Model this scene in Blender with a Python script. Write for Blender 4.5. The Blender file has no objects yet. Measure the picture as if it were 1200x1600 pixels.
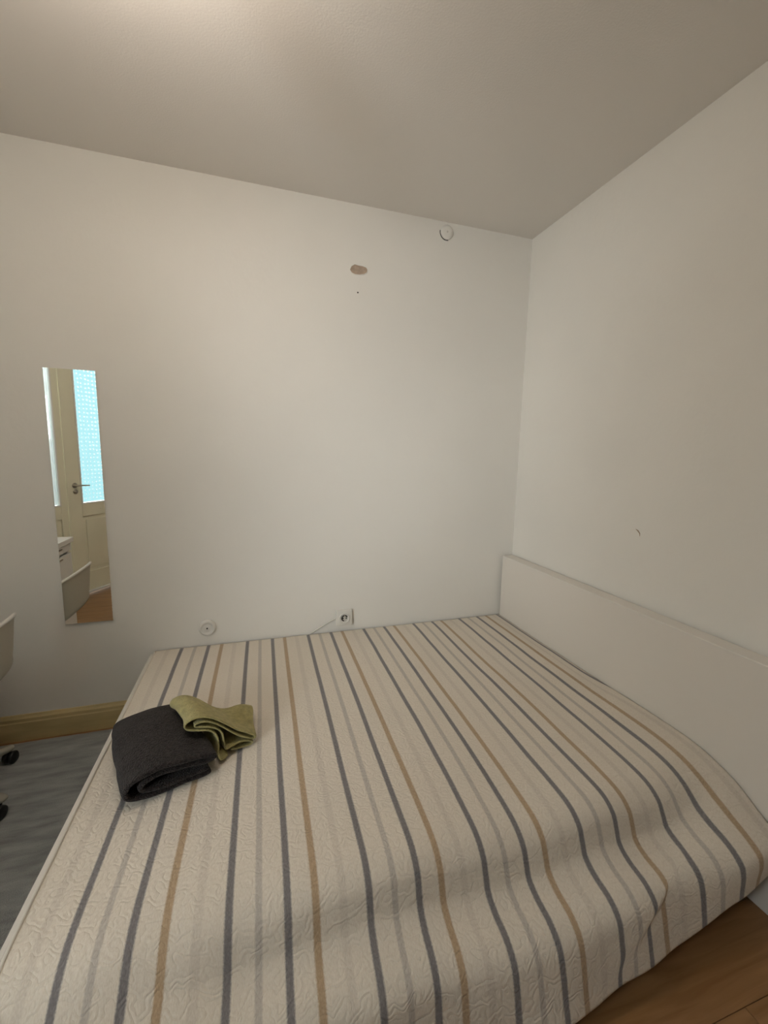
import bpy, bmesh, math, random
import numpy as np
from mathutils import Vector, Matrix, noise as mn
random.seed(7)
PI = math.pi
SC = bpy.context.scene
C = SC.collection

# ------------------------------------------------------------ camera
yaw, pitch, roll = -0.301854, 0.138877, 0.020802
fwd = Vector((-math.sin(yaw)*math.cos(pitch), math.cos(yaw)*math.cos(pitch), -math.sin(pitch)))
rt0 = fwd.cross(Vector((0, 0, 1))).normalized()
up0 = rt0.cross(fwd)
rt = math.cos(roll)*rt0 + math.sin(roll)*up0
upv = -math.sin(roll)*rt0 + math.cos(roll)*up0
cd = bpy.data.cameras.new('camera')
cam = bpy.data.objects.new('camera', cd)
C.objects.link(cam)
M = Matrix((rt, upv, -fwd)).transposed().to_4x4()
M.translation = Vector((-1.59147, -2.28857, 1.41048))
cam.matrix_world = M
cd.sensor_fit = 'VERTICAL'
cd.sensor_height = 24.0
cd.lens = 653.42/1600*24.0
cd.clip_start = 0.02
SC.camera = cam

# ------------------------------------------------------------ world, lights, exposure
SC.view_settings.view_transform = 'Standard'
SC.view_settings.look = 'None'
SC.view_settings.gamma = 1.0
SC.view_settings.use_curve_mapping = False
SC.view_settings.exposure = 0.19
W = bpy.data.worlds.new('sky')
SC.world = W
W.use_nodes = True
bg = W.node_tree.nodes['Background']
bg.inputs[0].default_value = (0.50, 0.90, 1.0, 1)
bg.inputs[1].default_value = 1.0
LAMP_STRENGTH = 36.0
LAMP_COLOR = (1.0, 0.87, 0.745)

# oblique bay wall carrying the balcony doors: origin at the split between the leaves
BO = Vector((-3.225, -2.21, 0))
BD = Vector((0.517, -0.856, 0)).normalized()
BN = Vector((0.856, 0.517, 0)).normalized()      # into the room
BAY = Matrix((BD, BN, Vector((0, 0, 1)))).transposed().to_4x4()
BAY.translation = BO

# daylight: a portal over the balcony doors and area lamps added outside them
def area(name, sx, sy, e, col, loc, direction, portal=False):
    l = bpy.data.lights.new(name, 'AREA'); l.shape = 'RECTANGLE'; l.size = sx; l.size_y = sy
    l.energy = e; l.color = col
    if portal: l.cycles.is_portal = True
    o = bpy.data.objects.new(name, l); C.objects.link(o)
    o.location = loc; o.rotation_euler = Vector(direction).to_track_quat('-Z', 'Z').to_euler()
    return o
area('door_portal', 1.25, 1.4, 1, (1, 1, 1), BO-BN*0.12+Vector((0, 0, 1.55)), BN, True)
area('fill_over_balcony', 1.3, 0.9, 110, (0.97, 0.97, 1.0), BO-BN*0.85+Vector((0, 0, 2.75)), BN*0.8-Vector((0, 0, 0.8)))  # added area lamp above the doors, lifts the floor and left side

area('corner_fill', 1.9, 1.6, 430, (1.0, 0.95, 0.94), (-5.25, -4.9, 1.75), (3.05, 3.0, 0.0))  # added area lamp outside, aimed through the glass to brighten the far corner

# ------------------------------------------------------------ materials
def mat(name, col, rough=0.6, bump=None, var=None, metal=0, emit=None, sheen=0, spec=0.5, coat=0):
    m = bpy.data.materials.new(name)
    m.use_nodes = True
    nt = m.node_tree; N = nt.nodes; L = nt.links
    b = N['Principled BSDF']
    b.inputs['Base Color'].default_value = (*col, 1)
    b.inputs['Roughness'].default_value = rough
    b.inputs['Metallic'].default_value = metal
    b.inputs['Specular IOR Level'].default_value = spec
    if sheen: b.inputs['Sheen Weight'].default_value = sheen
    if coat: b.inputs['Coat Weight'].default_value = coat
    tc = N.new('ShaderNodeTexCoord')
    if var:
        sc, amt, stretch = var
        mp = N.new('ShaderNodeMapping'); mp.inputs['Scale'].default_value = stretch
        L.new(tc.outputs['Object'], mp.inputs[0])
        n = N.new('ShaderNodeTexNoise'); n.inputs['Scale'].default_value = sc; n.inputs['Detail'].default_value = 4
        L.new(mp.outputs[0], n.inputs['Vector'])
        r = N.new('ShaderNodeValToRGB')
        r.color_ramp.elements[0].position = 0.3; r.color_ramp.elements[1].position = 0.7
        r.color_ramp.elements[0].color = (*[c*(1-amt) for c in col], 1)
        r.color_ramp.elements[1].color = (*[min(1, c*(1+amt)) for c in col], 1)
        L.new(n.outputs[0], r.inputs[0]); L.new(r.outputs[0], b.inputs['Base Color'])
    if bump:
        sc, st, dist = bump
        n2 = N.new('ShaderNodeTexNoise'); n2.inputs['Scale'].default_value = sc; n2.inputs['Detail'].default_value = 5
        L.new(tc.outputs['Object'], n2.inputs['Vector'])
        bp = N.new('ShaderNodeBump'); bp.inputs['Strength'].default_value = st; bp.inputs['Distance'].default_value = dist
        L.new(n2.outputs[0], bp.inputs['Height']); L.new(bp.outputs[0], b.inputs['Normal'])
    if emit:
        b.inputs['Emission Color'].default_value = (*emit[0], 1)
        b.inputs['Emission Strength'].default_value = emit[1]
    return m

M_wall = mat('wall_paint', (0.82, 0.80, 0.75), 0.85, bump=(35, 0.25, 0.003), var=(1.3, 0.025, (1, 1, 1)))
M_ceil = mat('ceiling_paint', (0.80, 0.765, 0.72), 0.9, bump=(160, 0.35, 0.002))
M_shell = mat('beige_plastic', (0.42, 0.385, 0.31), 0.45)
M_tan = mat('tan_bounce_damper', (0.30, 0.225, 0.16), 0.85, bump=(35, 0.25, 0.003))  # tan put on the unseen front wall to dim and warm bounced light
M_base = mat('cream_gloss_paint', (0.56, 0.44, 0.22), 0.4, bump=(12, 0.2, 0.003), var=(5, 0.12, (1, 6, 6)))
M_door = mat('door_paint', (0.82, 0.80, 0.64), 0.35, var=(3, 0.04, (1, 1, 1)))
M_head = mat('white_foil', (0.77, 0.73, 0.67), 0.45)
M_white = mat('white_plastic', (0.75, 0.73, 0.68), 0.35)
M_whited = mat('white_plastic_dull', (0.62, 0.60, 0.55), 0.5)
M_desk = mat('white_desk', (0.78, 0.75, 0.70), 0.4)
M_dark = mat('black_plastic', (0.008, 0.007, 0.006), 0.4)
M_grey = mat('chair_base_grey', (0.35, 0.33, 0.27), 0.4)
M_hole_shade = mat('dark_hole_shade', (0.03, 0.028, 0.022), 0.8)  # near-black for holes, also for the painted shade arcs on wall fittings
M_chip = mat('bare_plaster', (0.42, 0.325, 0.25), 0.9, bump=(120, 0.6, 0.003), var=(40, 0.2, (1, 1, 1)))
M_steel = mat('brushed_steel', (0.45, 0.42, 0.36), 0.35, metal=1)
M_alu = mat('white_threshold', (0.85, 0.84, 0.80), 0.3)
M_slab = mat('subfloor', (0.05, 0.03, 0.015), 0.9)
M_matt = mat('mattress_ticking', (0.72, 0.69, 0.62), 0.9, bump=(300, 0.3, 0.002))
M_rug = mat('grey_rug', (0.31, 0.325, 0.32), 0.95, bump=(260, 0.9, 0.006), var=(9, 0.34, (0.7, 3.0, 1)), sheen=0.3)
M_dkt = mat('charcoal_terry', (0.030, 0.0235, 0.022), 1.0, bump=(230, 1.0, 0.012), var=(120, 0.6, (1, 1, 1)), sheen=0.12, spec=0.1)
M_grt = mat('green_terry', (0.42, 0.37, 0.155), 1.0, bump=(240, 0.9, 0.008), var=(60, 0.18, (1, 1, 1)), sheen=0.2, spec=0.2)
M_lamp = mat('opal_glass', (0.9, 0.9, 0.88), 0.4, emit=(LAMP_COLOR, LAMP_STRENGTH))

def wood_mat():
    m = bpy.data.materials.new('laminate_oak'); m.use_nodes = True
    nt = m.node_tree; N = nt.nodes; L = nt.links; b = N['Principled BSDF']
    b.inputs['Roughness'].default_value = 0.42
    tc = N.new('ShaderNodeTexCoord'); oi = N.new('ShaderNodeObjectInfo')
    mp = N.new('ShaderNodeMapping'); mp.inputs['Scale'].default_value = (1.2, 14, 1)
    L.new(tc.outputs['Object'], mp.inputs[0])
    ad = N.new('ShaderNodeVectorMath'); ad.operation = 'ADD'
    cm = N.new('ShaderNodeCombineXYZ'); ml = N.new('ShaderNodeMath'); ml.operation = 'MULTIPLY'; ml.inputs[1].default_value = 37
    L.new(oi.outputs['Random'], ml.inputs[0]); L.new(ml.outputs[0], cm.inputs[0]); L.new(ml.outputs[0], cm.inputs[2])
    L.new(mp.outputs[0], ad.inputs[0]); L.new(cm.outputs[0], ad.inputs[1])
    n = N.new('ShaderNodeTexNoise'); n.inputs['Scale'].default_value = 3; n.inputs['Detail'].default_value = 6; n.inputs['Distortion'].default_value = 0.6
    L.new(ad.outputs[0], n.inputs['Vector'])
    r = N.new('ShaderNodeValToRGB')
    r.color_ramp.elements[0].position = 0.3; r.color_ramp.elements[0].color = (0.23, 0.11, 0.038, 1)
    r.color_ramp.elements[1].position = 0.75; r.color_ramp.elements[1].color = (0.37, 0.195, 0.08, 1)
    L.new(n.outputs[0], r.inputs[0]); L.new(r.outputs[0], b.inputs['Base Color'])
    return m
M_wood = wood_mat()

def spread_mat():
    m = bpy.data.materials.new('striped_quilt'); m.use_nodes = True
    nt = m.node_tree; N = nt.nodes; L = nt.links; b = N['Principled BSDF']
    b.inputs['Roughness'].default_value = 0.92
    b.inputs['Sheen Weight'].default_value = 0.15
    uv = N.new('ShaderNodeUVMap'); uv.uv_map = 'cloth'
    sx = N.new('ShaderNodeSeparateXYZ'); L.new(uv.outputs[0], sx.inputs[0])
    def math_(op, a, bb, c=None):
        q = N.new('ShaderNodeMath'); q.operation = op
        for i, v in enumerate((a, bb, c)):
            if v is None: continue
            if isinstance(v, (int, float)): q.inputs[i].default_value = v
            else: L.new(v, q.inputs[i])
        return q.outputs[0]
    # weave jitter that roughens stripe borders
    wn = N.new('ShaderNodeTexNoise'); wn.inputs['Scale'].default_value = 260; wn.inputs['Detail'].default_value = 2
    L.new(uv.outputs[0], wn.inputs['Vector'])
    jit = math_('MULTIPLY', math_('SUBTRACT', wn.outputs[0], 0.5), 0.012)
    t = math_('ADD', math_('DIVIDE', math_('ADD', sx.outputs[0], 1.320), 0.325), jit)
    t = math_('FRACT', math_('ADD', t, 0.1+100), None)
    r = N.new('ShaderNodeValToRGB'); cr = r.color_ramp; cr.interpolation = 'LINEAR'
    base = (0.72, 0.655, 0.56); dark = (0.21, 0.197, 0.198); tan = (0.45, 0.33, 0.21)
    gr = (0.52, 0.475, 0.42); fa = (0.66, 0.595, 0.51)
    stops = [(0, base)]
    for c, w, col in ((0.1, 0.026, dark), (0.3, 0.024, gr), (0.5, 0.026, dark), (0.7, 0.027, tan), (0.9, 0.03, fa)):
        e = 0.006
        stops += [(c-w-e, base), (c-w+e, col), (c+w-e, col), (c+w+e, base)]
    while len(cr.elements) < len(stops): cr.elements.new(0.5)
    for el, (p, col) in zip(cr.elements, stops):
        el.position = p; el.color = (*col, 1)
    L.new(t, r.inputs[0])
    # woven mottling
    n1 = N.new('ShaderNodeTexNoise'); n1.inputs['Scale'].default_value = 420; n1.inputs['Detail'].default_value = 2
    mp = N.new('ShaderNodeMapping'); mp.inputs['Scale'].default_value = (1, 0.35, 1)
    L.new(uv.outputs[0], mp.inputs[0]); L.new(mp.outputs[0], n1.inputs['Vector'])
    mx = N.new('ShaderNodeMix'); mx.data_type = 'RGBA'; mx.blend_type = 'SOFT_LIGHT'; mx.inputs[0].default_value = 0.55
    L.new(r.outputs[0], mx.inputs[6]); L.new(n1.outputs[0], mx.inputs[7])
    L.new(mx.outputs[2], b.inputs['Base Color'])
    # vermicelli quilting: winding stitched valleys = contour lines of a noise field
    n2 = N.new('ShaderNodeTexNoise'); n2.inputs['Scale'].default_value = 38; n2.inputs['Detail'].default_value = 0.5; n2.inputs['Distortion'].default_value = 0.2
    L.new(uv.outputs[0], n2.inputs['Vector'])
    pp = math_('PINGPONG', math_('ADD', math_('MULTIPLY', sx.outputs[1], 30.0), math_('MULTIPLY', n2.outputs[0], 4.2)), 0.5)
    h = math_('POWER', math_('MULTIPLY', pp, 2.0), 0.5)
    b1 = N.new('ShaderNodeBump'); b1.inputs['Strength'].default_value = 0.42; b1.inputs['Distance'].default_value = 0.0032
    L.new(h, b1.inputs['Height'])
    b2 = N.new('ShaderNodeBump'); b2.inputs['Strength'].default_value = 0.35; b2.inputs['Distance'].default_value = 0.001
    L.new(n1.outputs[0], b2.inputs['Height']); L.new(b1.outputs[0], b2.inputs['Normal'])
    L.new(b2.outputs[0], b.inputs['Normal'])
    return m
M_spread = spread_mat()

def mirror_mat():
    m = bpy.data.materials.new('mirror_silver'); m.use_nodes = True
    b = m.node_tree.nodes['Principled BSDF']
    b.inputs['Base Color'].default_value = (0.95, 0.96, 0.93, 1)
    b.inputs['Metallic'].default_value = 1; b.inputs['Roughness'].default_value = 0.01
    return m
M_mirror = mirror_mat()

def glass_mat():
    m = bpy.data.materials.new('window_glass'); m.use_nodes = True
    N = m.node_tree.nodes; L = m.node_tree.links; N.clear()
    o = N.new('ShaderNodeOutputMaterial'); t = N.new('ShaderNodeBsdfTransparent'); g = N.new('ShaderNodeBsdfGlossy')
    g.inputs['Roughness'].default_value = 0.02; t.inputs[0].default_value = (0.94, 0.98, 0.98, 1)
    x = N.new('ShaderNodeMixShader'); x.inputs[0].default_value = 0.06
    L.new(t.outputs[0], x.inputs[1]); L.new(g.outputs[0], x.inputs[2]); L.new(x.outputs[0], o.inputs[0])
    return m
M_glass = glass_mat()

def lace_mat(name, dens, dot, through=0.85):
    m = bpy.data.materials.new(name); m.use_nodes = True
    N = m.node_tree.nodes; L = m.node_tree.links; N.clear()
    o = N.new('ShaderNodeOutputMaterial'); t = N.new('ShaderNodeBsdfTransparent')
    d = N.new('ShaderNodeBsdfTranslucent'); d.inputs[0].default_value = (through, through*1.02, through, 1)
    d2 = N.new('ShaderNodeBsdfDiffuse'); d2.inputs[0].default_value = (0.62, 0.66, 0.66, 1)
    a = N.new('ShaderNodeMixShader'); a.inputs[0].default_value = 0.5
    L.new(d.outputs[0], a.inputs[1]); L.new(d2.outputs[0], a.inputs[2])
    x = N.new('ShaderNodeMixShader')
    tc = N.new('ShaderNodeTexCoord')
    v = N.new('ShaderNodeTexVoronoi'); v.inputs['Scale'].default_value = 26; v.inputs['Randomness'].default_value = 0.25
    sp_ = N.new('ShaderNodeSeparateXYZ'); cb_ = N.new('ShaderNodeCombineXYZ'); v.voronoi_dimensions = '2D'
    L.new(tc.outputs['Object'], sp_.inputs[0]); L.new(sp_.outputs[0], cb_.inputs[0]); L.new(sp_.outputs[2], cb_.inputs[1])
    L.new(cb_.outputs[0], v.inputs['Vector'])
    r = N.new('ShaderNodeMapRange'); r.inputs[1].default_value = 0.2; r.inputs[2].default_value = 0.32
    r.inputs[3].default_value = min(1, dens+dot); r.inputs[4].default_value = dens
    L.new(v.outputs['Distance'], r.inputs[0])
    L.new(r.outputs[0], x.inputs[0]); L.new(t.outputs[0], x.inputs[1]); L.new(a.outputs[0], x.inputs[2])
    L.new(x.outputs[0], o.inputs[0])
    return m
M_lace = lace_mat('lace_curtain', 0.05, 0.38, 0.4)
M_sheer = lace_mat('dense_curtain', 0.97, 0.03, 0.22)

# ------------------------------------------------------------ helpers
def tag(o, label=None, cat=None, group=None, kind=None):
    if label: o['label'] = label
    if cat: o['category'] = cat
    if group: o['group'] = group
    if kind: o['kind'] = kind
    return o

def obj(name, bm, m, parent=None, smooth=False, mw=None):
    me = bpy.data.meshes.new(name)
    bmesh.ops.recalc_face_normals(bm, faces=bm.faces[:])
    bm.to_mesh(me); bm.free()
    if smooth:
        for p in me.polygons: p.use_smooth = True
    me.materials.append(m)
    o = bpy.data.objects.new(name, me); C.objects.link(o)
    if parent: o.parent = parent
    if mw is not None: o.matrix_local = mw
    return o

def empty(name, loc=(0, 0, 0), rz=0, mw=None):
    o = bpy.data.objects.new(name, None); C.objects.link(o)
    o.empty_display_size = 0.1
    if mw is not None: o.matrix_world = mw
    else: o.location = loc; o.rotation_euler = (0, 0, rz)
    return o

def box(x0, x1, y0, y1, z0, z1, bev=0, seg=2, bm=None):
    t = bmesh.new()
    bmesh.ops.create_cube(t, size=1)
    for v in t.verts:
        v.co = Vector((x0+(v.co.x+.5)*(x1-x0), y0+(v.co.y+.5)*(y1-y0), z0+(v.co.z+.5)*(z1-z0)))
    if bev: bmesh.ops.bevel(t, geom=t.edges[:], offset=bev, segments=seg, affect='EDGES', profile=0.5)
    if bm is None: return t
    me = bpy.data.meshes.new('t'); t.to_mesh(me); t.free(); bm.from_mesh(me); bpy.data.meshes.remove(me)
    return bm

def cyl(p0, p1, r0, r1=None, seg=24, bm=None, caps=True):
    r1 = r0 if r1 is None else r1
    p0 = Vector(p0); p1 = Vector(p1); d = p1-p0
    bm = bm or bmesh.new()
    q = d.to_track_quat('Z', 'Y').to_matrix().to_4x4(); q.translation = (p0+p1)/2
    bmesh.ops.create_cone(bm, cap_ends=caps, segments=seg, radius1=r0, radius2=r1, depth=d.length, matrix=q)
    return bm

def lathe(prof, seg=40, M4=None, bm=None):
    """prof: (r, z) list, spun round z"""
    bm = bm or bmesh.new()
    rings = []
    for r, z in prof:
        if r < 1e-6: rings.append([bm.verts.new((0, 0, z))])
        else: rings.append([bm.verts.new((r*math.cos(2*PI*i/seg), r*math.sin(2*PI*i/seg), z)) for i in range(seg)])
    for a, b in zip(rings, rings[1:]):
        for i in range(seg):
            j = (i+1) % seg
            if len(a) == 1 and len(b) == 1: continue
            if len(a) == 1: bm.faces.new((a[0], b[i], b[j]))
            elif len(b) == 1: bm.faces.new((a[i], a[j], b[0]))
            else: bm.faces.new((a[i], a[j], b[j], b[i]))
    if M4 is not None: bmesh.ops.transform(bm, matrix=M4, verts=bm.verts[:])
    return bm

def tube(pts, r, seg=10, bm=None):
    bm = bm or bmesh.new()
    pts = [Vector(p) for p in pts]; rings = []
    for i, p in enumerate(pts):
        t = (pts[min(i+1, len(pts)-1)]-pts[max(i-1, 0)]).normalized()
        a = t.cross(Vector((0, 0, 1)))
        if a.length < 1e-3: a = t.cross(Vector((1, 0, 0)))
        a.normalize(); b = t.cross(a)
        rr = r[i] if isinstance(r, (list, tuple)) else r
        rings.append([bm.verts.new(p+rr*(math.cos(2*PI*k/seg)*a+math.sin(2*PI*k/seg)*b)) for k in range(seg)])
    for A, B in zip(rings, rings[1:]):
        for k in range(seg):
            bm.faces.new((A[k], A[(k+1) % seg], B[(k+1) % seg], B[k]))
    bm.faces.new(rings[0]); bm.faces.new(rings[-1])
    return bm

def prism(poly, h0, h1, M4=None):
    """poly (x, y) extruded along z"""
    bm = bmesh.new()
    a = [bm.verts.new((x, y, h0)) for x, y in poly]; b = [bm.verts.new((x, y, h1)) for x, y in poly]
    bm.faces.new(a); bm.faces.new(b)
    for i in range(len(poly)):
        j = (i+1) % len(poly); bm.faces.new((a[i], a[j], b[j], b[i]))
    if M4 is not None: bmesh.ops.transform(bm, matrix=M4, verts=bm.verts[:])
    return bm

def catmull(pts, n):
    P = [np.array(p, float) for p in pts]
    P = [2*P[0]-P[1]]+P+[2*P[-1]-P[-2]]
    out = []
    for i in range(1, len(P)-2):
        for k in range(n):
            t = k/n
            out.append(0.5*((2*P[i])+(-P[i-1]+P[i+1])*t+(2*P[i-1]-5*P[i]+4*P[i+1]-P[i+2])*t*t+(-P[i-1]+3*P[i]-3*P[i+1]+P[i+2])*t**3))
    out.append(P[-2])
    return np.array(out)

def S(name, bm, m, parent=None, mw=None):
    o = obj(name, bm, m, parent, mw=mw)
    if parent is None: o['kind'] = 'structure'
    return o

# ------------------------------------------------------------ room shell
H = 2.675
S('wall_back', box(-3.9, 0.2, 0.0, 0.2, -0.05, H+0.1), M_wall)
wall_back = bpy.data.objects['wall_back']
S('wall_right', box(0.0, 0.2, -4.4, 0.0, -0.05, H+0.1), M_wall)
wall_right = bpy.data.objects['wall_right']
S('wall_left', box(-3.9, -3.7, -1.45, 0.0, -0.05, H+0.1), M_wall)
S('wall_front', box(-2.1, 0.2, -4.4, -4.2, -0.05, H+0.1), M_tan)
bay = bmesh.new()
box(-1.0, -0.70, -0.2, 0, -0.05, H+0.1, bm=bay)
box(0.70, 2.45, -0.2, 0, -0.05, H+0.1, bm=bay)
box(-0.70, 0.70, -0.2, 0, 2.36, H+0.1, bm=bay)
S('wall_bay', bay, M_wall, mw=BAY)
outline = [(-3.85, 0.15), (-3.85, -1.45), (-2.0, -4.4), (0.15, -4.4), (0.15, 0.15)]
S('ceiling', prism(outline, H, H+0.1), M_ceil)
floor = S('floor', prism(outline, -0.06, -0.0125), M_slab)
plank_me = {}
def plank(x0, x1, y0, y1):
    L_ = round(x1-x0, 3)
    if L_ not in plank_me:
        o = obj('plank', box(0, L_-0.0012, 0, y1-y0-0.0012, -0.0125, 0, 0.0008, 1), M_wood, floor)
        plank_me[L_] = o.data
    else:
        o = bpy.data.objects.new('plank', plank_me[L_]); C.objects.link(o); o.parent = floor
    o.location = (x0, y0, 0)
pw = 0.19
for r in range(22):
    y1 = -0.002-r*pw; y0 = y1-pw
    xl = -3.70 if y1 > -1.42 else -3.70+(-1.42-y1)*0.604-0.02
    x = -0.002-1.2*((r*0.37) % 1.0) if (r*0.37) % 1.0 > 0.15 else -0.002-0.45
    hi = -0.002
    while hi > xl+0.05:
        lo_ = max(x, xl)
        plank(lo_, hi, y0, y1)
        hi = lo_; x = lo_-1.2

# baseboards: plinth with stepped moulding
def skirting(name, x0, x1):
    prof = [(0, 0), (-0.019, 0.0), (-0.019, 0.092), (-0.016, 0.098), (-0.016, 0.112), (-0.010, 0.120), (-0.006, 0.128), (0, 0.128)]
    bm = bmesh.new()
    A = [bm.verts.new((x0, y, z)) for y, z in prof]; B = [bm.verts.new((x1, y, z)) for y, z in prof]
    for i in range(len(prof)):
        j = (i+1) % len(prof); bm.faces.new((A[i], A[j], B[j], B[i]))
    bm.faces.new(A); bm.faces.new(B)
    return bm
S('baseboard_back', skirting('b', -3.69, -0.005), M_base)
bl = S('baseboard_left', skirting('b', 0.0, 1.38), M_base)
bl.matrix_world = Matrix.Translation((-3.70, -0.03, 0)) @ Matrix.Rotation(-PI/2, 4, 'Z') @ Matrix.Scale(-1, 4, (0, 1, 0))

# wall marks
px = [(-.048, .002), (-.040, .018), (-.022, .027), (-.004, .020), (.020, .014), (.040, .006), (.048, -.006), (.046, -.020), (.030, -.028), (.004, -.028), (-.020, -.024), (-.038, -.014)]
RX = Matrix.Rotation(PI/2, 4, 'X')
px = [(a, b+a*0.22) for a, b in px]
obj('plaster_chip', prism(px, 0, 0.002, Matrix.Translation((-1.046, 0, 2.364)) @ RX), M_chip, wall_back)['label'] = 'brown oval chip of bare plaster'
ring = bmesh.new()
for i in range(len(px)):
    a, b = px[i], px[(i+1) % len(px)]
    tube([(-1.046+a[0], -0.002, 2.364+a[1]), (-1.046+b[0], -0.002, 2.364+b[1])], 0.0018, 6, ring)
obj('chip_rim', ring, M_wall, wall_back)
obj('nail_hole', cyl((-1.049, 0.002, 2.249), (-1.049, -0.0015, 2.249), 0.004, seg=12), M_hole_shade, wall_back)
obj('scratch', tube([(-.001, -0.893, 1.106), (-.001, -0.905, 1.100), (-.001, -0.914, 1.090), (-.001, -0.916, 1.078)], [0.001, 0.0028, 0.002, 0.0008], 6), M_chip, wall_right)

# ------------------------------------------------------------ balcony doors in the bay wall
fr = bmesh.new()
for a, b_, c, d in ((-0.70, -0.655, 0, 2.36), (0.655, 0.70, 0, 2.36), (-0.70, 0.70, 2.315, 2.36)):
    box(a, b_, -0.12, 0.012, c, d, 0.003, 1, fr)
S('trim_1', fr, M_door, mw=BAY)
def leaf(name, s0, s1, p0, p1, lace):
    """leaf spans s0..s1, glass p0..p1"""
    d = empty(name, mw=BAY); d['kind'] = 'structure'
    y0, y1 = -0.045, 0.0
    g0, g1 = 0.877, 2.18
    obj('stile', box(s0, p0, y0, y1, 0.02, 2.31, 0.003, 1), M_door, d)
    obj('stile', box(p1, s1, y0, y1, 0.02, 2.31, 0.003, 1), M_door, d)
    obj('rail', box(p0, p1, y0, y1, g1, 2.31, 0.002, 1), M_door, d)
    obj('rail', box(p0, p1, y0, y1, 0.76, g0, 0.002, 1), M_door, d)
    obj('rail', box(p0, p1, y0, y1, 0.02, 0.215, 0.002, 1), M_door, d)
    pan = bmesh.new(); box(p0, p1, y0+0.012, y1-0.014, 0.215, 0.76, bm=pan)
    pa = obj('panel', pan, M_door, d)
    obj('raised_field', box(p0+0.035, p1-0.035, y1-0.016, y1-0.004, 0.25, 0.725, 0.005, 2), M_door, pa)
    bead = bmesh.new()
    for q in ((p0, p0+0.012, g0, g1), (p1-0.012, p1, g0, g1), (p0, p1, g0, g0+0.012), (p0, p1, g1-0.012, g1)):
        box(q[0], q[1], y0+0.01, y1+0.004, q[2], q[3], bm=bead)
    obj('glazing_bead', bead, M_alu, d)
    obj('pane', box(p0+0.005, p1-0.005, y0+0.016, y0+0.02, g0+0.005, g1-0.005), M_glass, d)
    cu = bmesh.new(); n = 40
    a = []
    for i in range(n+1):
        s = p0+0.014+(p1-p0-0.028)*i/n
        yy = y1-0.015+0.004*math.sin(i*1.7)
        a.append((cu.verts.new((s, yy, g0+0.014)), cu.verts.new((s, yy, g1-0.014))))
    for q, w in zip(a, a[1:]): cu.faces.new((q[0], w[0], w[1], q[1]))
    obj('lace_curtain', cu, lace, d, smooth=True)
    return d
d1 = leaf('door_1', 0.003, 0.650, 0.135, 0.53, M_lace)
d2 = leaf('door_2', -0.650, -0.003, -0.53, -0.065, M_sheer)
hd = obj('handle', lathe([(0, 0), (0.024, 0), (0.024, 0.006), (0.010, 0.009), (0.010, 0.045), (0, 0.045)], 20, Matrix.Translation((0.077, 0, 1.058)) @ Matrix.Rotation(-PI/2, 4, 'X')), M_steel, d1, True)
obj('lever', tube([(0.077, 0.042, 1.058), (0.10, 0.046, 1.058), (0.15, 0.048, 1.056), (0.190, 0.044, 1.054)], [0.009, 0.008, 0.007, 0.006], 10), M_steel, hd, True)
obj('key_escutcheon', lathe([(0, 0), (0.022, 0), (0.022, 0.006), (0.007, 0.008), (0.006, 0.02), (0, 0.02)], 20, Matrix.Translation((0.080, 0, 1.000)) @ Matrix.Rotation(-PI/2, 4, 'X')), M_steel, d1, True)
obj('keyhole_cover', box(-0.03, 0.03, 0, 0.004, 0, 0.01, 0.001, 1), M_door, d1).location = (0.35, 0, 0.81)
wb = bmesh.new(); box(0.01, 0.645, 0.0, 0.030, 0.012, 0.034, 0.006, 2, wb)
obj('weather_bar', wb, M_alu, d1)['label'] = 'white weather bar along the foot of the door'

# ------------------------------------------------------------ ceiling lamp (just out of frame, above the bed)
lamp = empty('pendant_lamp', (-1.90, -1.26, H))
tag(lamp, 'round opal glass globe lamp hanging from the ceiling above the bed', 'lamp')
obj('canopy', lathe([(0, -0.001), (0.05, -0.001), (0.045, -0.022), (0.01, -0.03), (0, -0.03)], 32), M_white, lamp, True)
obj('cord', cyl((0, 0, -0.03), (0, 0, -0.10), 0.004, seg=8), M_white, lamp, True)
obj('socket', cyl((0, 0, -0.145), (0, 0, -0.095), 0.026, 0.02, 20), M_white, lamp, True)
obj('globe', lathe([(0.02, -0.132)]+[(0.10*math.sin(t), -0.235+0.10*math.cos(t)) for t in np.linspace(0.25, PI-0.001, 18)], 36), M_lamp, lamp, True)

# ------------------------------------------------------------ bed
bed = empty('bed', (-1.05, -0.8, 0))
tag(bed, 'low double bed frame with tall white headboard in the corner', 'bed')
INV = Matrix.Translation((1.05, 0.8, 0))
def bp(name, bm, m, sm=False, parent=None, lab=None):
    o = obj(name, bm, m, parent or bed, sm)
    o.matrix_local = INV if parent is None else Matrix.Identity(4)
    if lab: o['label'] = lab
    return o
bp('headboard', box(-0.083, -0.010, -1.600, -0.020, 0.0, 0.781, 0.003, 2), M_head, lab='plain white slab headboard')
bp('side_rail', box(-2.10, -0.084, -1.540, -1.515, 0.11, 0.215, 0.003, 2), M_head)
bp('side_rail', box(-2.10, -0.084, -0.050, -0.022, 0.11, 0.30, 0.003, 2), M_head)
bp('foot_rail', box(-2.117, -2.103, -1.560, -0.022, 0.04, 0.374, 0.003, 2), M_head)
bp('centre_beam', box(-2.10, -0.084, -0.82, -0.78, 0.07, 0.135, 0.002, 1), M_steel)
for i in range(14):
    x = -2.02+i*0.142
    bp('slat', box(x, x+0.07, -1.543, -0.052, 0.137, 0.150, 0.002, 1), M_matt)
for x in (-2.09, -0.16):
    for y in (-1.51, -0.10):
        bp('leg', box(x, x+0.05, y, y+0.05, 0.015 if x < -2 and y > -1 else 0.0, 0.1095, 0.003, 1), M_head)

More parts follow.
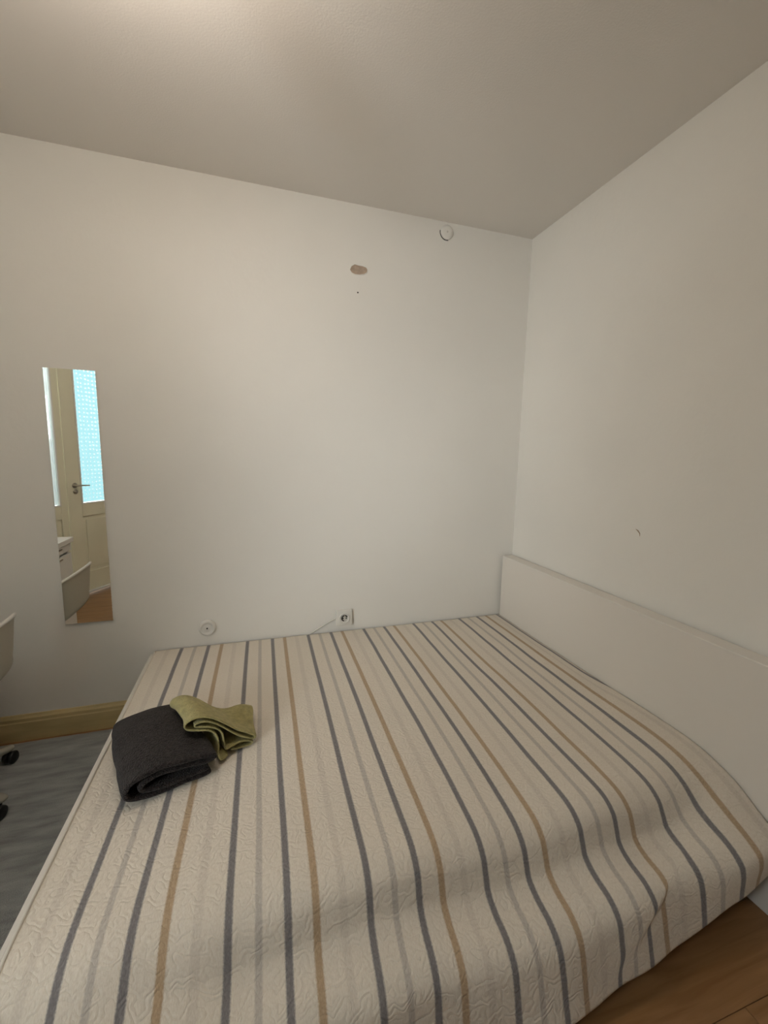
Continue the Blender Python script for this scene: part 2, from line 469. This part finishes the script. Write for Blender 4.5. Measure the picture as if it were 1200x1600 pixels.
mt = obj('mattress', box(-2.092, -0.090, -1.395, -0.052, 0.152, 0.362, 0.045, 6), M_matt, smooth=True)
tag(mt, 'thick mattress hidden under the striped quilted bedspread', 'mattress')
obj('piping', tube([(-2.085, -0.06, 0.36), (-2.094, -0.3, 0.358), (-2.094, -1.2, 0.358), (-2.085, -1.41, 0.35)], 0.005, 8), M_matt, mt, True)

# bedspread ------------------------------------------------------
def resample(pts, n):
    P = catmull(pts, 12); d = np.r_[0, np.cumsum(np.hypot(*np.diff(P, axis=0).T))]
    t = np.linspace(0, d[-1], n)
    return np.c_[np.interp(t, d, P[:, 0]), np.interp(t, d, P[:, 1])], d[-1]
NV, NU = 300, 340
main_p, Lm = resample([(-.012, .378), (-.05, .386), (-.4, .389), (-.8, .390), (-1.15, .388), (-1.30, .384), (-1.385, .374), (-1.430, .347), (-1.449, .308), (-1.464, .275), (-1.500, .256), (-1.552, .244), (-1.587, .215), (-1.602, .16), (-1.612, .10), (-1.620, .055)], NV)
soft_p, Ls = resample([(-.012, .378), (-.05, .386), (-.4, .389), (-.8, .390), (-1.15, .388), (-1.30, .385), (-1.39, .374), (-1.445, .352), (-1.490, .322), (-1.535, .294), (-1.572, .262), (-1.595, .21), (-1.605, .16), (-1.612, .10), (-1.620, .055)], NV)
right_p, Lr = resample([(-.012, .380), (-.05, .388), (-.4, .387), (-.7, .389), (-1.05, .398), (-1.28, .400), (-1.39, .384), (-1.46, .354), (-1.515, .312), (-1.557, .282), (-1.585, .26), (-1.592, .24), (-1.592, .21), (-1.585, .17), (-1.578, .135)], NV)
def ss(a, b, x):
    t = min(1, max(0, (x-a)/(b-a))); return t*t*(3-2*t)
X0, X1 = -2.096, -0.088
verts = []; uvs = []
for j in range(NU+1):
    x = X0+(X1-X0)*j/NU
    w = ss(-0.45, -0.08, x); w2 = 1-ss(-2.0, -1.45, x)
    for i in range(NV):
        t = i/(NV-1)
        y = main_p[i, 0]*(1-w)+right_p[i, 0]*w
        z = main_p[i, 1]*(1-w)+right_p[i, 1]*w
        y = y*(1-w2)+soft_p[i, 0]*w2; z = z*(1-w2)+soft_p[i, 1]*w2
        s = t*((Lm*(1-w)+Lr*w)*(1-w2)+Ls*w2)
        d = max(0.0, (s-1.40)/0.40)            # 0 at mattress edge, 1 at hem
        top = 1-ss(1.30, 1.45, s)
        nz = mn.noise(Vector((x*3.1, s*2.3, 0.3)))*0.005+mn.noise(Vector((x*9, s*6, 4.1)))*0.0022
        z += nz*(0.5+0.5*ss(0.05, 0.3, s))*(1 if s > 0.05 else 0.3)
        # puckers where the spread rolls over the mattress edge
        e = math.exp(-((s-1.45)/0.13)**2)
        z += e*(0.010*math.sin(x*9.0+0.6)+0.007*mn.noise(Vector((x*7, 2.2, s*4))))
        # hanging folds
        dd = min(1, d)
        f = 0.007*math.sin(x*7.5+1.1+1.2*dd)+0.005*math.sin(x*17.0+0.4-2*dd)+0.008*mn.noise(Vector((x*6, s*7, 9)))
        y -= dd*dd*f*1.2
        # sideways drift of the cloth and one soft diagonal pleat on the right
        xs = 0.018*y+0.006*mn.noise(Vector((x*2.5, s*2.0, 7.7)))*ss(0.2, 1.0, s)
        pl = ss(0.5, 0.64, dd+1.5*(x+0.45))*math.exp(-((x+0.54)/0.15)**2)
        xs -= 0.030*pl; y += 0.008*pl*math.exp(-((dd-0.65)/0.2)**2)
        z += dd*dd*float(np.interp(x, [-1.0, -0.78, -0.54, -0.276, -0.09], [0.0, 0.005, 0.035, 0.065, 0.045])); y -= 0.016*dd*dd*math.exp(-((x+0.8)/0.2)**2)
        edge = min(1, (x-X0)/0.25, (X1-x)/0.2)
        xx = x+xs*max(0, edge) if edge < 1 else x+xs
        z = max(z, 0.02)
        verts.append((xx, y, z)); uvs.append((x+0.032*ss(-1.1, -0.15, x)+0.055*ss(-0.17, -0.09, x)*(1-ss(0.75, 1.1, s)), s))
faces = []
for j in range(NU):
    for i in range(NV-1):
        a = j*NV+i; faces.append((a, a+1, a+NV+1, a+NV))
me = bpy.data.meshes.new('bedspread')
me.from_pydata(verts, [], faces)
uvl = me.uv_layers.new(name='cloth')
vi = np.zeros(len(me.loops), dtype=np.int32); me.loops.foreach_get('vertex_index', vi)
U = np.array(uvs, dtype=np.float32)[vi]
uvl.data.foreach_set('uv', U.ravel())
me.polygons.foreach_set('use_smooth', np.ones(len(me.polygons), dtype=bool))
me.materials.append(M_spread)
sp = bpy.data.objects.new('bedspread', me); C.objects.link(sp)
tag(sp, 'cream quilted bedspread with grey, charcoal and tan stripes covering the bed', 'bedspread')
so = sp.modifiers.new('thick', 'SOLIDIFY'); so.thickness = 0.006; so.offset = -1
def hem(name, ii, r):
    pts = [Vector(verts[j*NV+i_]) for j, i_ in ii]
    return obj(name, tube(pts, r, 6), M_matt, sp, True)
hem('hem', [(0, i) for i in range(0, NV, 6)], 0.0042)['label'] = 'pale bound edge at the foot of the bed'

# ------------------------------------------------------------ towels
def folded(name, path, n_along, mapping, nd, m, thick, seed, amp):
    P = catmull(path, n_along)
    vs = []; K = len(P)
    for k in range(nd+1):
        d = k/nd
        for q, (a, h) in enumerate(P):
            v = Vector(mapping(a, h, d, q/(K-1)))
            v += Vector((mn.noise(v*14+Vector((seed, 0, 0))), mn.noise(v*14+Vector((0, seed, 5))), 0.6*mn.noise(v*16+Vector((3, 0, seed)))))*amp
            vs.append(v)
    fs = [(k*K+q, k*K+q+1, (k+1)*K+q+1, (k+1)*K+q) for k in range(nd) for q in range(K-1)]
    me = bpy.data.meshes.new(name); me.from_pydata(vs, [], fs)
    me.polygons.foreach_set('use_smooth', np.ones(len(me.polygons), dtype=bool))
    me.materials.append(m)
    o = bpy.data.objects.new(name, me); C.objects.link(o)
    s = o.modifiers.new('thick', 'SOLIDIFY'); s.thickness = thick; s.offset = 0
    b = o.modifiers.new('round', 'SUBSURF'); b.levels = 1; b.render_levels = 1
    return o
BZ = 0.393
def dark_map(a, h, d, q):
    e = Vector((.944, .33, 0)); n = Vector((-.33, .944, 0))
    dep = 0.36*d
    a2 = 0.006+a*(1.0-0.12*d)+0.0*d
    bow = math.sin(PI*d)
    h2 = h*(0.97+0.10*bow-0.28*max(0, d-0.75)/0.25*(h/0.1))
    p = Vector((-1.966, -1.066, BZ))+e*(a2-0.010*bow*(1-a/0.235))+n*(dep+0.02*(h/0.1)*(1-d)*-1)
    p.z += max(0.008, h2)
    return p
dark_path = [(.238, .010), (.17, .009), (.10, .009), (.045, .012), (.012, .026), (.002, .050), (.012, .076), (.045, .091), (.10, .096), (.16, .090), (.21, .078), (.238, .066),
             (.240, .056), (.215, .054), (.17, .064), (.11, .074), (.065, .070), (.040, .052), (.048, .034), (.08, .026), (.13, .025), (.18, .026), (.228, .028)]
dt = folded('towel', dark_path, 5, dark_map, 26, M_dkt, 0.015, 1.3, 0.009)
tag(dt, 'folded charcoal grey terry towel lying near the foot of the bed', 'towel')
FL = Vector((-1.812, -0.930, 0)); FR = Vector((-1.600, -0.885, 0)); BL = Vector((-1.888, -0.760, 0)); BR = Vector((-1.628, -0.725, 0))
def green_map(a, h, d, q):
    u = a/0.262
    p = (FL*(1-u)+FR*u)*(1-d)+(BL*(1-u)+BR*u)*d
    dip = -0.022*math.exp(-((u-0.62)/0.16)**2)*ss(0.4, 1, d)
    lift = 0.022*math.exp(-((u-0.95)/0.2)**2)*ss(0.3, 1, d)
    z = h*(1-0.10*d*(1-u))+(dip+lift)*min(1, h/0.05)
    low = max(0, 1-h/0.09)*math.exp(-((a-0.09)/0.045)**2)
    p.y -= 0.045*low*(1-d)
    p.x += 0.012*math.sin(3*d+u*4)*(1-0.5*u)
    p.z = BZ+max(0.006, z)+0.009*(1-u)**2*(1 if h > 0.06 else 0)
    if u < 0.33: p.z = max(p.z, BZ+0.103-0.25*max(0, u-0.2))if h > 0.08 else p.z
    return p
green_path = [(.135, .006), (.105, .010), (.098, .030), (.100, .055), (.088, .080), (.058, .100), (.022, .108), (-.002, .116), (-.008, .132), (.006, .148), (.036, .152), (.075, .138), (.13, .104), (.19, .068), (.245, .042),
              (.262, .034), (.250, .026), (.20, .044), (.14, .080), (.085, .117), (.050, .132), (.026, .130), (.024, .121), (.050, .114), (.082, .102), (.112, .078), (.122, .048), (.128, .026), (.155, .024), (.20, .028), (.245, .016), (.235, .006), (.19, .006), (.15, .014)]
gt = folded('towel', green_path, 4, green_map, 16, M_grt, 0.0062, 5.1, 0.007)
tag(gt, 'crumpled olive green terry towel draped over the charcoal towel', 'towel')

# ------------------------------------------------------------ wall fittings
def wallM(x, z): return Matrix.Translation((x, 0, z)) @ RX     # local z -> out of back wall (-y)
out = empty('power_outlet', mw=wallM(-1.111, 0.4642))
tag(out, 'square white power outlet on the back wall above the bed', 'outlet')
pl = bmesh.new(); box(-0.047, 0.047, -0.047, 0.047, 0, 0.022, 0.006, 3, pl)
obj('face_plate', pl, M_white, out, True)
obj('socket_ring', lathe([(0.031, 0.0222), (0.031, 0.027), (0.027, 0.027), (0.023, 0.0225), (0.0, 0.0225)], 32), M_white, out, True)
obj('socket_well', lathe([(0.0, 0.0230), (0.0195, 0.0232)], 28), M_whited, out)
for s in (-1, 1): obj('pin_hole', cyl((s*0.0095, 0, 0.0225), (s*0.0095, 0, 0.0245), 0.004, seg=12), M_hole_shade, out)
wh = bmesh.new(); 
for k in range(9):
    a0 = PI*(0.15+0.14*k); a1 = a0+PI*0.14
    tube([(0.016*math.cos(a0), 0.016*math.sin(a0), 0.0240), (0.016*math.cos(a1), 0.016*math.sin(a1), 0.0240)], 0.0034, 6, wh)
obj('well_shade', wh, M_hole_shade, out)  # dark arc painted in as shade inside the socket well
obj('earth_clip', box(-0.003, 0.003, 0.013, 0.021, 0.023, 0.027), M_steel, out)

cb = catmull([(-1.158, -0.010, 0.4600), (-1.175, -0.007, 0.454), (-1.22, -0.006, 0.431), (-1.28, -0.006, 0.398), (-1.325, -0.007, 0.372), (-1.34, -0.008, 0.345), (-1.35, -0.008, 0.25), (-1.35, -0.010, 0.14)], 6)
tag(obj('power_cable', tube(cb, 0.0042, 8), M_whited, None, True), 'thin white cable running from the outlet down behind the bed', 'cable')

jb = empty('wall_jack', mw=wallM(-1.846, 0.4790))
tag(jb, 'round white wall jack with a small dark centre hole, left of the outlet', 'wall jack', )
obj('cover', lathe([(0.042, 0.0), (0.042, 0.012), (0.038, 0.018), (0.031, 0.020), (0.027, 0.014), (0.020, 0.013), (0.013, 0.016), (0, 0.017)], 40), M_white, jb, True)
obj('centre_hole', cyl((0, 0, 0.0165), (0, 0, 0.0185), 0.0042, seg=14), M_hole_shade, jb)

cj = empty('junction_cover', mw=wallM(-0.551, 2.622))
tag(cj, 'small round white cover high on the back wall under the ceiling', 'wall cover')
obj('cover', lathe([(0.037, 0.0), (0.037, 0.006), (0.034, 0.009), (0.02, 0.010), (0, 0.0105)], 36), M_wall, cj, True)
obj('screw', cyl((0, 0, 0.0103), (0, 0, 0.0118), 0.005, seg=12), M_whited, cj)
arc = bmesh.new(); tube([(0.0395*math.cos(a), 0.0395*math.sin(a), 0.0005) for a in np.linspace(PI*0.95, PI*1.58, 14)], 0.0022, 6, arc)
obj('cover_shade', arc, M_hole_shade, cj)  # dark arc stands in for the cover's shadow at its lower left

# ------------------------------------------------------------ mirror
mi = empty('wall_mirror', (-2.375, 0, 1.16))
tag(mi, 'tall narrow frameless mirror on the back wall reflecting a balcony door', 'mirror')
mb = obj('backing', box(-0.099, 0.099, -0.0055, -0.0005, -0.593, 0.595), M_whited, mi)
obj('glass', box(-0.101, 0.101, -0.0105, -0.0057, -0.595, 0.597, 0.0008, 1), M_mirror, mi)

# ------------------------------------------------------------ rug
rug = bmesh.new()
nx, ny = 120, 90
g = [[None]*(ny+1) for _ in range(nx+1)]
for i in range(nx+1):
    for j in range(ny+1):
        x = -2.92+1.30*i/nx; y = -1.28+1.245*j/ny
        z = 0.011+0.0022*mn.noise(Vector((x*5, y*16, 1)))+0.0012*mn.noise(Vector((x*30, y*60, 4)))
        if i in (0, nx) or j in (0, ny): z = 0.001
        g[i][j] = rug.verts.new((x, y, z))
for i in range(nx):
    for j in range(ny): rug.faces.new((g[i][j], g[i+1][j], g[i+1][j+1], g[i][j+1]))
ro = obj('rug', rug, M_rug, None, True)
tag(ro, 'flat blue-grey rug on the floor between the bed foot and baseboard', 'rug')
s = ro.modifiers.new('t', 'SOLIDIFY'); s.thickness = 0.0008; s.offset = -1

# ------------------------------------------------------------ swivel chair
ch = empty('swivel_chair', (-2.81, -0.44, 0.012))
tag(ch, 'white plastic swivel chair on black castors at the left edge', 'chair')
prof = catmull([(.260, .704), (.252, .675), (.248, .60), (.244, .53), (.228, .470), (.15, .434), (.02, .425), (-.08, .428), (-.17, .440), (-.21, .432)], 5)
sh = bmesh.new(); nw = 22; rows = []
for k, (x, z) in enumerate(prof):
    t = k/(len(prof)-1)
    hw = 0.210-0.022*math.exp(-((t-0.36)/0.16)**2)-0.025*ss(0.9, 1, t)
    row = []
    for q in range(nw+1):
        v = -1+2*q/nw
        curl = abs(v)**3
        yb = hw*math.sin(v*PI/2*0.98)
        fwdc = -0.022*curl*(1-ss(0.3, 0.55, t))
        upc = 0.045*curl*ss(0.25, 0.5, t)*(1-0.5*ss(0.8, 1, t))
        topc = -0.012*abs(v)**7*(1-ss(0, 0.12, t))
        row.append(sh.verts.new((x+fwdc, yb, z+upc+topc)))
    rows.append(row)
for a, b_ in zip(rows, rows[1:]):
    for q in range(nw): sh.faces.new((a[q], a[q+1], b_[q+1], b_[q]))
rimp = [r[0].co.copy() for r in rows[12::-1]]+[v.co.copy() for v in rows[0][1:-1]]+[r[-1].co.copy() for r in rows[:13]]
shell = obj('seat_shell', sh, M_shell, ch, True)
shell['label'] = 'beige-grey moulded seat shell'
rm = obj('rim', tube(rimp, 0.0075, 8), M_white, ch, True)
rm['label'] = 'white rounded rim of the backrest'
s = shell.modifiers.new('t', 'SOLIDIFY'); s.thickness = 0.011; s.offset = 0
s = shell.modifiers.new('s', 'SUBSURF'); s.levels = 1; s.render_levels = 1
obj('seat_plate', box(-0.07, 0.07, -0.07, 0.07, 0.392, 0.417, 0.006, 2), M_dark, ch)
obj('gas_column', cyl((0, 0, 0.10), (0, 0, 0.392), 0.022), M_steel, ch, True)
obj('hub', cyl((0, 0, 0.075), (0, 0, 0.13), 0.042, 0.034), M_grey, ch, True)
cast_pos = []
for k in range(5):
    an = math.radians(-15+72*k)
    R_ = 0.28
    tip = Vector((R_*math.cos(an), R_*math.sin(an), 0.078))
    a_ = Vector((math.cos(an), math.sin(an), 0)); pr = Vector((-a_.y, a_.x, 0))
    bm = bmesh.new(); ringp = []
    for f_, hw_, z0, z1 in ((0.03, .026, .080, .120), (0.12, .024, .078, .112), (0.22, .021, .072, .098), (0.29, .019, .066, .086), (0.305, .012, .068, .082)):
        c = a_*f_
        ringp.append([bm.verts.new(c+pr*sx_*hw_*(0.8 if top_ else 1)+Vector((0, 0, z1 if top_ else z0))) for sx_, top_ in ((-1, 0), (1, 0), (1, 1), (-1, 1))])
    for A, B in zip(ringp, ringp[1:]):
        for i in range(4): bm.faces.new((A[i], A[(i+1) % 4], B[(i+1) % 4], B[i]))
    bm.faces.new(ringp[0]); bm.faces.new(ringp[-1])
    bmesh.ops.bevel(bm, geom=bm.edges[:], offset=0.003, segments=2, affect='EDGES')
    leg = obj('leg', bm, M_grey, ch, True)
    ca = math.radians((250, 80, 190, 120, 300)[k])
    cdv = Vector((math.cos(ca), math.sin(ca), 0)); ax = Vector((-cdv.y, cdv.x, 0))
    wc = Vector((tip.x, tip.y, 0.027))+cdv*0.014
    cm_ = bmesh.new()
    for sgn in (-1, 1): 
        q = wc+ax*sgn*0.012
        mat4 = ax.to_track_quat('Z', 'Y').to_matrix().to_4x4(); mat4.translation = q
        lathe([(0, -0.009), (0.022, -0.009), (0.0265, -0.005), (0.0265, 0.005), (0.022, 0.009), (0, 0.009)], 24, None, tmp := bmesh.new())
        bmesh.ops.transform(tmp, matrix=mat4, verts=tmp.verts[:])
        me_ = bpy.data.meshes.new('t'); tmp.to_mesh(me_); tmp.free(); cm_.from_mesh(me_); bpy.data.meshes.remove(me_)
    cyl(wc-ax*0.02, wc+ax*0.02, 0.006, seg=10, bm=cm_)
    cyl((tip.x, tip.y, 0.035), (tip.x, tip.y, 0.072), 0.006, seg=10, bm=cm_)
    obj('castor', cm_, M_dark, ch, True)['label'] = 'black twin-wheel castor'

# ------------------------------------------------------------ desk with drawer pedestal (seen in the mirror)
dk = empty('desk', (-3.25, -0.73, 0))
tag(dk, 'white writing desk with a drawer pedestal, reflected in the mirror', 'desk')
obj('desk_top', box(-0.36, 0.36, -0.605, 0.60, 0.715, 0.75, 0.003, 2), M_desk, dk)
ped = bmesh.new()
box(-0.30, 0.325, -0.595, -0.575, 0.0, 0.7145, bm=ped); box(-0.30, 0.325, -0.20, -0.18, 0.0, 0.7145, bm=ped)
box(-0.30, -0.285, -0.575, -0.20, 0.0, 0.7145, bm=ped); box(-0.285, 0.325, -0.575, -0.20, 0.03, 0.05, bm=ped)
box(-0.285, 0.30, -0.575, -0.20, 0.05, 0.70, bm=ped)
obj('pedestal', ped, M_desk, dk)
for z0, z1 in ((0.655, 0.708), (0.475, 0.635), (0.265, 0.455), (0.055, 0.245)):
    dr = obj('drawer', box(0.327, 0.345, -0.592, -0.183, z0, z1, 0.002, 1), M_desk, dk)
    obj('pull', box(0.3455, 0.352, -0.43, -0.34, z1-0.022, z1-0.012, 0.002, 1), M_steel, dr)
pn = obj('end_panel', box(-0.30, 0.325, 0.565, 0.585, 0.0, 0.7145), M_desk, dk)
